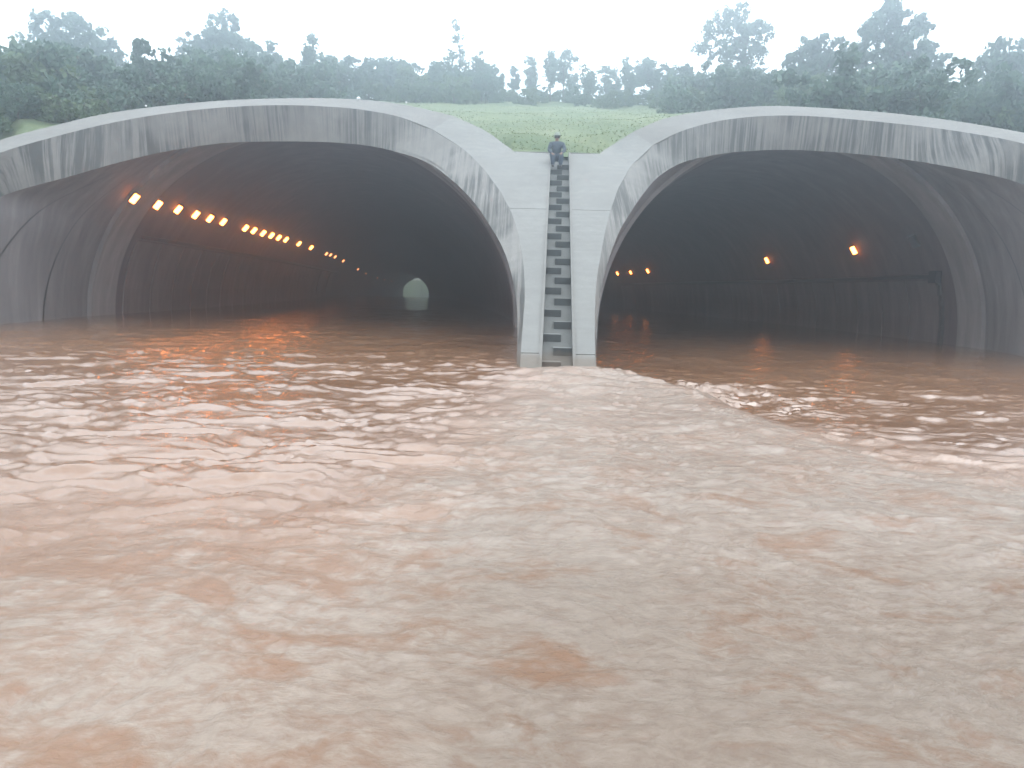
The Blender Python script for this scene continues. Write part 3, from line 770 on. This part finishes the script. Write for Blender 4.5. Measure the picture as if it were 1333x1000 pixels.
for k in range(5):
    rr = random.Random(80 + k); cl = []; Ht = rr.uniform(4.2, 5.6); lobes = []
    for _ in range(8):
        a = rr.uniform(0, 6.3); q = rr.uniform(0, 1.3); lobes.append((math.cos(a) * q, math.sin(a) * q, rr.uniform(Ht * .45, Ht), rr.uniform(.45, .9)))
    for lx, ly, lz, lr in lobes:
        for _ in range(7):
            dd = Vector((rr.gauss(0, 1), rr.gauss(0, 1), rr.gauss(0, 1))).normalized() * lr * rr.random() ** .5
            cl.append(((lx + dd.x, ly + dd.y, lz + dd.z), rr.uniform(.25, .45)))
    cm = leaf_mesh('crown', cl, 28, .16, (M_leaf, M_leaf2)[k % 2], 90 + k); tm = trunk_mesh(Ht * .85, .10, [(l[0], l[1], l[2]) for l in lobes], 95 + k)
    sml.append((tm, cm))
def scatter(n, px0, px1, D0, D1, kinds, name, label, cat, group, s0=.8, s1=1.3, seed=1):
    rr = random.Random(seed)
    for i in range(n):
        px = lerp(px0, px1, (i + rr.random()) / n); D = rr.uniform(D0, D1)
        x = P(px, 300, D).x; z = ground_z(x, D)
        if z < 2.5 and D < 300: continue
        t, c = rr.choice(kinds)
        plant(name, label, cat, (x, D, z - .15), t, c, group, rr.uniform(0, 6.28), lerp(s0, s1, rr.random()))
scatter(34, -190, 420, 46, 72, shr, 'shrub', 'hazy shrub in the thicket behind the left arch', 'shrub', 'shrubs in the thicket behind the left arch', .9, 1.35, 1)
scatter(18, -190, 90, 38, 60, shr, 'shrub', 'hazy shrub in the thicket behind the left arch', 'shrub', 'shrubs in the thicket behind the left arch', 1.0, 1.5, 12)
scatter(34, -200, 330, 42, 56, shr, 'shrub', 'leafy shrub directly behind the rim of the left arch', 'shrub', 'shrubs directly behind the left rim', .8, 1.2, 21)
scatter(12, -120, 50, 32, 37, shr, 'shrub', 'low shrub close behind the left end of the left arch rim', 'shrub', 'low shrubs at the left end of the rim', .4, .65, 33)
scatter(16, -80, 110, 36, 43, shr, 'shrub', 'leafy shrub on the bank at the left edge of the view', 'shrub', 'shrubs on the bank at the left edge', .75, 1.05, 41)
scatter(14, -30, 150, 32, 36, shr, 'shrub', 'small shrub just above the rim at the left edge of the view', 'shrub', 'small shrubs above the rim at the left edge', .4, .6, 42)
scatter(22, 50, 300, 39, 46, shr, 'shrub', 'low shrub close behind the left end of the left arch rim', 'shrub', 'low shrubs at the left end of the rim', .45, .75, 31)
scatter(22, 380, 640, 78, 90, shr, 'shrub', 'small shrub on the hill crest left of the stair', 'shrub', 'shrubs on the crest left of the stair', 1.0, 1.4, 2)
scatter(16, 640, 880, 88, 96, sml, 'young_tree', 'slender young tree in the row on the crest behind the stair', 'tree', 'young trees on the crest behind the stair', .78, 1.05, 3)
scatter(26, 640, 860, 80, 96, shr, 'shrub', 'low shrub at the foot of the crest tree row', 'shrub', 'low shrubs at the foot of the crest tree row', .45, .75, 4)
scatter(26, 860, 1060, 60, 84, shr, 'shrub', 'dark shrub below the airy tree behind the right arch', 'shrub', 'dark shrubs below the airy tree', .9, 1.25, 5)
scatter(40, 1020, 1500, 42, 66, shr, 'shrub', 'dark shrub in the thicket behind the right arch', 'shrub', 'shrubs in the thicket behind the right arch', .9, 1.35, 6)
scatter(12, 380, 640, 84, 94, sml, 'young_tree', 'young tree on the crest behind the left arch shoulder', 'tree', 'young trees behind the left arch shoulder', .6, .85, 7)
scatter(12, 840, 1010, 74, 90, sml, 'young_tree', 'young tree in the belt left above the right arch', 'tree', 'young trees in the belt above the right arch', .7, .9, 8)
# trees past the far exit
scatter(5, 545, 600, 385, 430, sml, 'young_tree', 'far tree seen through the distant exit of the left tunnel', 'tree', 'trees past the far exit', 2, 3, 9)

# grass tufts on the slope between the arches
r = np.random.default_rng(5)
N = 9000
gy = 32.8 + 50 * r.random(N) ** 1.6; gx = 1.5 + (r.random(N) - .5) * (10 + (gy - 32) * .75)
gz = np.array([ground_z(float(a), float(b)) for a, b in zip(gx, gy)])
keep = gz > 6.5; gx, gy, gz = gx[keep], gy[keep], gz[keep]; N = len(gx)
p = np.stack([gx, gy, gz], 1); ang = r.random(N) * 6.28; hh = .03 + .03 * r.random(N) ** 2
sz = (.03 + .0006 * gy)
v0 = p + np.stack([np.cos(ang) * sz, np.sin(ang) * sz, -.02 * np.ones(N)], 1); v1 = p - np.stack([np.cos(ang) * sz, np.sin(ang) * sz, .02 * np.ones(N)], 1)
v2 = p + np.stack([(r.random(N) - .5) * .15, (r.random(N) - .5) * .15, hh], 1)
v = np.stack([v0, v1, v2], 1).reshape(-1, 3)
gm = bpy.data.meshes.new('grass'); gm.vertices.add(N * 3); gm.vertices.foreach_set('co', v.ravel()); gm.loops.add(N * 3); gm.loops.foreach_set('vertex_index', np.arange(N * 3))
gm.polygons.add(N); gm.polygons.foreach_set('loop_start', np.arange(N) * 3); gm.polygons.foreach_set('loop_total', np.full(N, 3)); gm.update(calc_edges=True)
at_ = gm.attributes.new('tone', 'FLOAT', 'POINT'); at_.data.foreach_set('value', np.repeat(r.random(N), 3).astype(np.float32))
gm.materials.append(foliage('grass_blade', (0.15, 0.19, 0.085), (0.20, 0.23, 0.11)))
go = bpy.data.objects.new('grass', gm); C.objects.link(go); go['kind'] = 'stuff'; tag(go, 'short green grass on the slope above the stair', 'grass')

# ------------------------------------------------------------------ the person at the head of the stair
M_skin = Mat('skin').set((.20, .12, .085), .6)
M_jack = Mat('blue_grey_jacket'); M_jack = M_jack.set(M_jack.ramp(M_jack.noise(sc=14), [(0.3, (.035, .05, .07)), (0.7, (.07, .09, .115))]), .9)
M_trou = Mat('dark_trousers').set((.035, .055, .085), .9)
M_boot = Mat('dark_boot').set((.03, .03, .035), .5)
M_hat = Mat('pale_hat').set((.24, .27, .23), .8)
M_hair = Mat('black_hair').set((.02, .02, .02), .7)
def skin(name, pts, edges, radii, mat, parent, root=0, sub=1):
    me_ = bpy.data.meshes.new(name); me_.from_pydata([Vector(p) for p in pts], edges, [])
    o = bpy.data.objects.new(name, me_); C.objects.link(o)
    sk = o.modifiers.new('s', 'SKIN'); sk.use_smooth_shade = True
    for i, sv in enumerate(me_.skin_vertices[0].data):
        rv = radii[i]; sv.radius = (rv, rv) if isinstance(rv, float) else rv; sv.use_root = (i == root)
    sb = o.modifiers.new('b', 'SUBSURF'); sb.levels = sub; sb.render_levels = sub
    dg = bpy.context.evaluated_depsgraph_get(); ev = o.evaluated_get(dg); nm = bpy.data.meshes.new_from_object(ev)
    bpy.data.objects.remove(o); nm.materials.clear(); nm.materials.append(mat)
    q = bpy.data.objects.new(name, nm); C.objects.link(q); q.parent = parent; return q
Dp = PS(725, 217).y
foot = Vector((P(724.5, 216, Dp).x, Dp, Sz(Dp) - .02))
foot = foot + Vector((0, 0, 0))
per = thing('person', 'person in blue-grey clothes and pale hat sitting at the top of the stair', 'person', foot)
per.scale = (1.12, 1.0, 1.0)
# local frame: x right, y away, z up; sits on the top edge, feet two steps down, leaning forward
pel = (0, .42, .44)
pts = [pel, (0, .38, .60), (0, .31, .78), (0, .26, .93), (0, .23, 1.02),           # 0-4 pelvis..neck
       (0, .20, 1.10), (0, .19, 1.19),                                             # 5-6 head
       (-.19, .27, .90), (-.27, .18, .66), (-.17, -.02, .50), (-.13, -.08, .47),   # 7-10 left arm
       (.19, .27, .90), (.28, .18, .67), (.16, -.03, .52), (.12, -.09, .49),       # 11-14 right arm
       (-.10, .38, .42), (-.15, .02, .46), (-.12, .06, .07), (-.13, -.07, .03),    # 15-18
       (.10, .38, .42), (.16, .04, .48), (.13, .08, .07), (.14, -.06, .03)]
ed = [(0, 1), (1, 2), (2, 3), (3, 4), (4, 5), (5, 6), (3, 7), (7, 8), (8, 9), (9, 10), (3, 11), (11, 12), (12, 13), (13, 14), (0, 15), (15, 16), (16, 17), (17, 18), (0, 19), (19, 20), (20, 21), (21, 22)]
rad = [.14, .13, .145, .12, .05, .085, .075, .06, .045, .032, .03, .06, .045, .032, .03, .09, .065, .045, .04, .09, .065, .045, .04]
body = skin('body', pts, ed, [float(r_) for r_ in rad], M_skin, per, 0)
skin('jacket', pts[:4] + pts[7:10] + pts[11:14] + [(0, .24, .99)], [(0, 1), (1, 2), (2, 3), (3, 4), (4, 5), (5, 6), (3, 7), (7, 8), (8, 9), (3, 10)],
     [.165, .165, .185, .16, .095, .07, .05, .095, .07, .05, .075], M_jack, per, 0)
skin('trousers', [pts[0], pts[15], pts[16], pts[17], pts[19], pts[20], pts[21]], [(0, 1), (1, 2), (2, 3), (0, 4), (4, 5), (5, 6)],
     [.16, .115, .09, .07, .115, .09, .07], M_trou, per, 0)
for k in (17, 21):
    a = Vector(pts[k]); skin('boot', [a + Vector((0, .02, .08)), a + Vector((0, .02, -.01)), a + Vector((0, -.15, -.03))], [(0, 1), (1, 2)], [.058, .055, .045], M_boot, per, 1)
for k, sx in ((10, -1), (14, 1)):
    a = Vector(pts[k])
    hp = [a, a + Vector((0, -.06, -.02))]; he = [(0, 1)]; hr = [.028, .035]
    for f in range(4):
        b0 = a + Vector(((f - 1.5) * .02, -.075, -.02)); hp += [b0, b0 + Vector((0, -.035, -.02)), b0 + Vector((0, -.045, -.05))]
        n0 = len(hp) - 3; he += [(1, n0), (n0, n0 + 1), (n0 + 1, n0 + 2)]; hr += [.011, .009, .008]
    b0 = a + Vector((-sx * .035, -.03, -.01)); hp += [b0, b0 + Vector((-sx * .025, -.035, -.01))]; n0 = len(hp) - 2; he += [(1, n0), (n0, n0 + 1)]; hr += [.012, .009]
    skin('hand', hp, he, [float(x) for x in hr], M_skin, body, 1)
def lathe(name, prof, c, mat, parent, sx=1, sy=1, seg=20):
    V = []; Fc = []
    for r_, z in prof:
        for k in range(seg): V.append((c[0] + r_ * sx * math.cos(6.2832 * k / seg), c[1] + r_ * sy * math.sin(6.2832 * k / seg), c[2] + z))
    for i in range(len(prof) - 1):
        for k in range(seg): a = i * seg + k; b = i * seg + (k + 1) % seg; Fc.append((a, b, b + seg, a + seg))
    me_ = bpy.data.meshes.new(name); me_.from_pydata(V, [], Fc); me_.polygons.foreach_set('use_smooth', [True] * len(Fc)); me_.materials.append(mat)
    q = bpy.data.objects.new(name, me_); C.objects.link(q); q.parent = parent; return q
lathe('hair', [(.02, .11), (.085, .08), (.10, .0), (.095, -.06), (.06, -.07)], (0, .215, 1.16), M_hair, per, 1, 1.0)
lathe('hat', [(.125, -.02), (.13, -.01), (.105, .01), (.10, .06), (.075, .105), (.0, .12)], (0, .195, 1.205), M_hat, per)
for sx in (-1, 1):
    lathe('eye', [(0, .008), (.010, .004), (.010, -.004), (0, -.008)], (sx * .032, .112, 1.155), M_hair, body, seg=8)
    lathe('ear', [(0, .03), (.014, .015), (.014, -.015), (0, -.03)], (sx * .088, .19, 1.145), M_skin, body, seg=8)
lathe('nose', [(0, .025), (.014, -.01), (0, -.02)], (0, .105, 1.13), M_skin, body, seg=8)
lathe('mouth', [(0, .004), (.022, 0), (0, -.004)], (0, .113, 1.095), Mat('lips').set((.2, .08, .07), .6), body, 1, .4, seg=8)

# ------------------------------------------------------------------ haze in the air
V, Fc = boxv((0, 175, 23), Vector((430, 0, 0)), Vector((0, 235, 0)), Vector((0, 0, 27)))
hz = obj('haze', V, Fc, None); hz['kind'] = 'stuff'
hm = bpy.data.materials.new('haze_air'); hm.use_nodes = True; t = hm.node_tree; t.nodes.clear()
o_ = t.nodes.new('ShaderNodeOutputMaterial'); pv = t.nodes.new('ShaderNodeVolumePrincipled')
pv.inputs['Color'].default_value = (.78, .895, 1.0, 1); pv.inputs['Density'].default_value = .0066; pv.inputs['Anisotropy'].default_value = .86
t.links.new(pv.outputs[0], o_.inputs['Volume']); hz.data.materials.append(hm)
